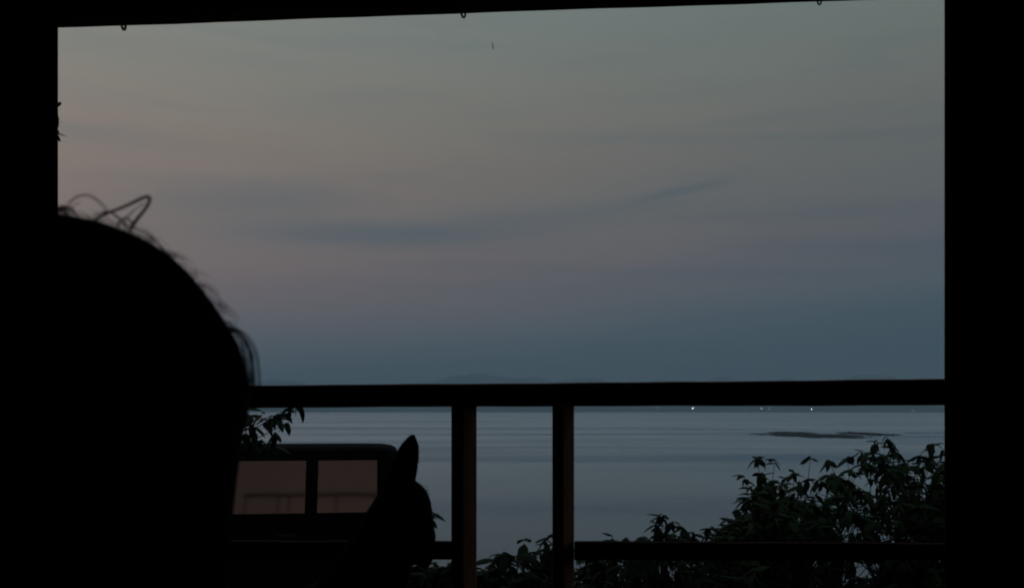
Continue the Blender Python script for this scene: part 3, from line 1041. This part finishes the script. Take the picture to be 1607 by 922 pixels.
hz_ = HC.z
bd = MB()
bd.ball((0, 0.005, hz_ + 0.01), (0.078, 0.095, 0.105), 20, 14)      # skull
bd.ball((0, 0.045, hz_ - 0.05), (0.058, 0.062, 0.066), 16, 10)      # jaw
bd.limb((0, 0.098, hz_ - 0.005), 0.012, (0, 0.112, hz_ - 0.035), 0.014)   # nose
bd.ball((0, 0.098, hz_ - 0.068), (0.024, 0.012, 0.010), 12, 8)      # mouth
for sx_ in (-1, 1):
    bd.ball((sx_ * 0.08, 0.005, hz_ - 0.015), (0.012, 0.022, 0.032), 12, 8)   # ears
    bd.ball((sx_ * 0.032, 0.088, hz_ + 0.004), (0.014, 0.010, 0.009), 10, 6)
bd.limb((0, -0.005, hz_ - 0.07), 0.055, (0, -0.02, hz_ - 0.20), 0.058)    # neck
for sx_ in (-1, 1):
    # wrist, palm, fingers resting on the thigh
    bd.limb((sx_ * 0.17, 0.24, 0.455), 0.030, (sx_ * 0.15, 0.30, 0.465), 0.026)
    bd.limb((sx_ * 0.16, 0.31, 0.468), 0.026, (sx_ * 0.135, 0.35, 0.468), 0.024)
    bd.limb((sx_ * 0.13, 0.31, 0.468), 0.020, (sx_ * 0.115, 0.345, 0.468), 0.018)
    for k_, (fx, ln) in enumerate(((0.168, 0.075), (0.148, 0.085), (0.128, 0.08), (0.108, 0.062))):
        a_ = Vector((sx_ * (fx - 0.012), 0.36, 0.474))
        b_ = a_ + Vector((-sx_ * 0.008, ln * 0.55, 0.006))
        c_ = b_ + Vector((-sx_ * 0.006, ln * 0.42, -0.016))
        bd.limb(a_, 0.0095, b_, 0.009); bd.limb(b_, 0.009, c_, 0.0075)
    bd.limb((sx_ * 0.115, 0.32, 0.468), 0.012, (sx_ * 0.085, 0.352, 0.472), 0.010)
    bd.limb((sx_ * 0.085, 0.352, 0.472), 0.010, (sx_ * 0.075, 0.385, 0.462), 0.008)
    bd.limb((sx_ * 0.11, 0.46, 0.16), 0.045, (sx_ * 0.11, 0.46, 0.07), 0.038)       # ankle
    bd.limb((sx_ * 0.11, 0.44, 0.034), 0.034, (sx_ * 0.12, 0.60, 0.028), 0.028)     # foot
    bd.limb((sx_ * 0.10, 0.02, 0.40), 0.07, (sx_ * 0.12, 0.40, 0.40), 0.05)
    bd.limb((sx_ * 0.20, 0.0, hz_ - 0.28), 0.04, (sx_ * 0.24, 0.03, 0.58), 0.036)
    bd.limb((sx_ * 0.24, 0.03, 0.58), 0.036, (sx_ * 0.17, 0.24, 0.455), 0.028)
    bd.limb((sx_ * 0.12, 0.41, 0.40), 0.05, (sx_ * 0.11, 0.46, 0.14), 0.042)
bd.limb((0, 0, hz_ - 0.22), 0.09, (0, -0.01, 0.42), 0.10)
for sx_ in (-1, 1):
    bd.limb((0, -0.02, hz_ - 0.22), 0.055, (sx_ * 0.19, 0, hz_ - 0.27), 0.045)
body = link_mesh('body', fuse(bd, 0.0065, 4), M['skin'], per)
tp = MB()
tp.limb((0, -0.01, hz_ - 0.235), 0.062, (0, -0.01, hz_ - 0.30), 0.11)
for sx_ in (-1, 1):
    tp.limb((sx_ * 0.02, -0.015, hz_ - 0.235), 0.066, (sx_ * 0.185, 0, hz_ - 0.275), 0.060)
    tp.limb((sx_ * 0.19, 0, hz_ - 0.275), 0.062, (sx_ * 0.24, 0.03, 0.58), 0.053)
    tp.limb((sx_ * 0.24, 0.03, 0.58), 0.052, (sx_ * 0.185, 0.20, 0.475), 0.043)
    tp.limb((sx_ * 0.09, 0.0, hz_ - 0.33), 0.105, (sx_ * 0.075, 0.0, 0.46), 0.11)
tp.ball((0, 0, 0.60), (0.19, 0.125, 0.20), 20, 12)
link_mesh('shirt', fuse(tp, 0.008, 5), M['shirt'], per)
tq = MB()
tq.ball((0, -0.01, 0.41), (0.19, 0.14, 0.105), 20, 12)
for sx_ in (-1, 1):
    tq.limb((sx_ * 0.09, 0.0, 0.395), 0.088, (sx_ * 0.12, 0.40, 0.39), 0.064)
    tq.limb((sx_ * 0.12, 0.41, 0.385), 0.064, (sx_ * 0.11, 0.46, 0.13), 0.056)
link_mesh('trousers', fuse(tq, 0.008, 4), M['trouser'], per)

# hair: a thick bob; rows go from the crown down past the jaw
RX, RZ_ = 312 * pk, 280 * pk
hb = MB()
prof = []
for i in range(15):
    th = math.pi / 2 * i / 14
    prof.append((math.sin(th), RZ_ * math.cos(th)))
for (py_, w_) in ((650, 0.995), (685, 0.972), (720, 0.956), (760, 0.938), (805, 0.917), (860, 0.90), (920, 0.88), (985, 0.84), (1010, 0.76)):
    prof.append((w_, (618 - py_) * pk))
ns = 56
rr2 = random.Random(2)
lump = [rr2.uniform(-1, 1) for _ in range(ns)]
for i, (w_, z_) in enumerate(prof):
    for k in range(ns):
        a = 2 * math.pi * k / ns
        flat_ = 1 - 0.028 * math.exp(-((math.atan2(z_, RX * w_) - 0.62) / 0.30) ** 2) + 0.006 * math.sin(7 * math.atan2(z_, RX * w_) + 1.0)
        wob = flat_ + 0.010 * math.sin(k * 2 * math.pi / ns * 9 + i * 0.3) * min(1, i / 8) + 0.004 * lump[k] * min(1, i / 8)
        front = math.sin(a)      # +1 at the face
        ry = 0.118 if front < 0 else 0.112
        zz = z_
        if front > 0.55 and z_ < 0.03:      # the hair opens in front of the face
            ry *= 0.55
        hb.v.append((math.cos(a) * RX * w_ * wob, math.sin(a) * ry * w_ * wob, hz_ + zz))
for i in range(len(prof) - 1):
    for k in range(ns):
        a, b = i * ns + k, i * ns + (k + 1) % ns
        hb.f.append((a, a + ns, b + ns, b))
hair = hb.build('hair', M['hair'], per, smooth=True)


def H(px, py, dy=0.0):
    return at(px, py, PY) - o_ + Vector((0, dy, 0))


def smooth_path(ps, n=6):
    out = []
    ps = [ps[0] + (ps[0] - ps[1])] + ps + [ps[-1] + (ps[-1] - ps[-2])]
    for i in range(1, len(ps) - 2):
        for k in range(n):
            t = k / n
            p0, p1, p2, p3 = ps[i - 1:i + 3]
            out.append(0.5 * ((2 * p1) + (p2 - p0) * t + (2 * p0 - 5 * p1 + 4 * p2 - p3) * t * t + (3 * p1 - p0 - 3 * p2 + p3) * t ** 3))
    out.append(ps[-2])
    return out


# stiff pointed loop of hair standing up from the crown
lp = MB()
pth = smooth_path([H(140, 352), H(163, 337), H(195, 324), H(224, 310.5), H(232, 308.5), H(235, 313), H(230, 325), H(217, 342), H(203, 362)], 5)
lp.tube(pth, [0.00085 + 0.0003 * math.sin(i / len(pth) * math.pi) for i in range(len(pth))], 7)
lp.build('hair_loop', M['hair'], hair, smooth=True)
st = MB()
fine = [([(84, 345), (92, 328), (100, 324), (108, 330)], 0.0016), ([(80, 342), (90, 331), (102, 331), (112, 340)], 0.0020), ([(86, 340), (98, 326), (110, 326), (118, 336)], 0.0014), ([(190, 352), (196, 338), (206, 330), (222, 318)], 0.0005), ([(196, 354), (204, 344), (214, 332), (228, 316)], 0.0006),
        ([(180, 350), (188, 342), (196, 340), (206, 350)], 0.0012), ([(152, 340), (175, 335), (190, 345), (204, 360)], 0.0009), ([(165, 330), (182, 337), (197, 349), (208, 364)], 0.0007), ([(228, 318), (214, 326), (203, 338), (194, 352)], 0.0005),
        ([(108, 345), (116, 326), (132, 313), (150, 311), (165, 320), (180, 333)], 0.0006), ([(112, 345), (124, 320), (142, 312), (160, 318), (172, 332), (178, 345)], 0.0005),
        ([(100, 345), (112, 331), (120, 322), (128, 318)], 0.0006), ([(92, 340), (104, 333), (116, 334), (130, 341)], 0.0008),
        ([(358, 512), (372, 516), (386, 527), (397, 546), (401, 570), (403, 590), (403, 612)], 0.0009), ([(360, 514), (378, 524), (391, 543), (398, 565), (401, 590), (402, 612)], 0.0007),
        ([(355, 520), (368, 535), (378, 560), (380, 612)], 0.0026), ([(362, 525), (376, 540), (388, 556), (394, 580), (397, 612)], 0.0006), ([(366, 535), (378, 550), (386, 575), (390, 612)], 0.0006), ([(372, 545), (381, 568), (385, 590), (386, 615)], 0.0008), ([(376, 555), (383, 580), (384, 615)], 0.0009),
        ([(205, 356), (228, 364), (248, 380), (262, 400), (280, 420)], 0.0007), ([(215, 358), (240, 370), (256, 390), (275, 412)], 0.0006), ([(225, 368), (250, 384), (268, 404), (290, 428)], 0.0006)]
for i in range(15):      # the tuft that stands off the side of the head
    k_ = rr2.uniform(0.0, 1.0)
    A_ = [(356, 512), (366, 530), (376, 552), (380, 580), (381, 614)]
    B_ = [(360, 512), (382, 523), (397, 548), (402, 580), (404, 614)]
    fine.append(([(a_[0] + (b_[0] - a_[0]) * k_ + rr2.uniform(-1.5, 1.5), a_[1] + (b_[1] - a_[1]) * k_) for a_, b_ in zip(A_, B_)], rr2.uniform(0.0004, 0.0009)))
for pts, r_ in fine:
    jit = rr2.uniform(-0.01, 0.01)
    st.tube(smooth_path([H(x, y, jit) for x, y in pts], 4), r_ * 0.55, 5)
for i in range(1500):
    # short flyaway hairs all over the crown and sides
    a = rr2.uniform(0, 2 * math.pi)
    ii = rr2.uniform(0.15, 1.0)
    th = math.pi / 2 * ii
    ry = 0.118
    p = Vector((math.cos(a) * RX * math.sin(th), math.sin(a) * ry * math.sin(th), hz_ + RZ_ * math.cos(th)))
    nrm = Vector((p.x / RX ** 2, p.y / ry ** 2, (p.z - hz_) / RZ_ ** 2)).normalized()
    tg = Vector((rr2.uniform(-1, 1), rr2.uniform(-1, 1), rr2.uniform(-1.2, 0.4)))
    tg = (tg - nrm * tg.dot(nrm)).normalized()
    ln = rr2.uniform(0.006, 0.026)
    lift = rr2.uniform(0.02, 0.22)
    pts = [p - nrm * 0.002, p + tg * ln * 0.35 + nrm * ln * lift, p + tg * ln * 0.7 + nrm * ln * lift * 1.3, p + tg * ln + nrm * ln * lift * 0.9]
    st.tube(pts, [0.00020, 0.00018, 0.00014, 0.00007], 3, cap=False)
so = st.build('flyaway_hairs', M['hair'], hair)
tag(so, kind='stuff')
tag(per, 'person with dark hair seen from behind in black silhouette, close on the left', 'person')

# the low stool the person sits on, below the frame
stl = empty('low_stool', (HC.x, PY - 0.02, 0))
MB().box((-0.2, -0.17, 0.262), (0.2, 0.17, 0.305)).build('seat', M['stain'], stl, bevel=0.006)
for sx_ in (-0.16, 0.16):
    for sy_ in (-0.13, 0.13):
        MB().box((sx_ - 0.02, sy_ - 0.02, 0.0), (sx_ + 0.02, sy_ + 0.02, 0.261)).build('leg', M['stain'], stl)
tag(stl, 'low dark wooden stool under the seated person', 'stool')

# ------------------------------------------------------------------ tiny bird high over the bay
bp_ = at(773.5, 73, 55.0)
bird = empty('bird', bp_)
bb = MB()
bb.limb((0, -0.09, 0), 0.035, (0, 0.10, 0.01), 0.028)
bb.limb((0, 0.12, 0.02), 0.026, (0, 0.16, 0.022), 0.016)
bb.limb((0, -0.1, 0), 0.02, (0, -0.2, -0.01), 0.022)
bo = link_mesh('body', fuse(bb, 0.008, 3), M['bird'], bird)
for sx_, ang in ((-1, 80), (1, -84)):
    w = MB()
    L_ = 0.20
    dirv = Vector((0.10 * sx_, 0, math.sin(R(ang)))).normalized()
    A = [Vector((0, -0.05, 0)), Vector((0, 0.07, 0))]
    mid_ = dirv * L_ * 0.55
    tip = dirv * L_ + Vector((0, -0.06, 0))
    P_ = [A[0], A[1], mid_ + Vector((0, 0.06, 0)), mid_ + Vector((0, -0.05, 0)), tip]
    th_ = Vector((0.022, 0, 0))
    w.add([p + th_ for p in P_] + [p - th_ for p in P_], [(0, 1, 2, 3), (3, 2, 4), (8, 7, 6, 5), (9, 7, 8), (0, 5, 6, 1), (1, 6, 7, 2), (2, 7, 9, 4), (4, 9, 8, 3), (3, 8, 5, 0)])
    w.build('wing', M['bird'], bird)
tag(bird, 'tiny dark bird in flight high in the sky under the beam', 'bird')
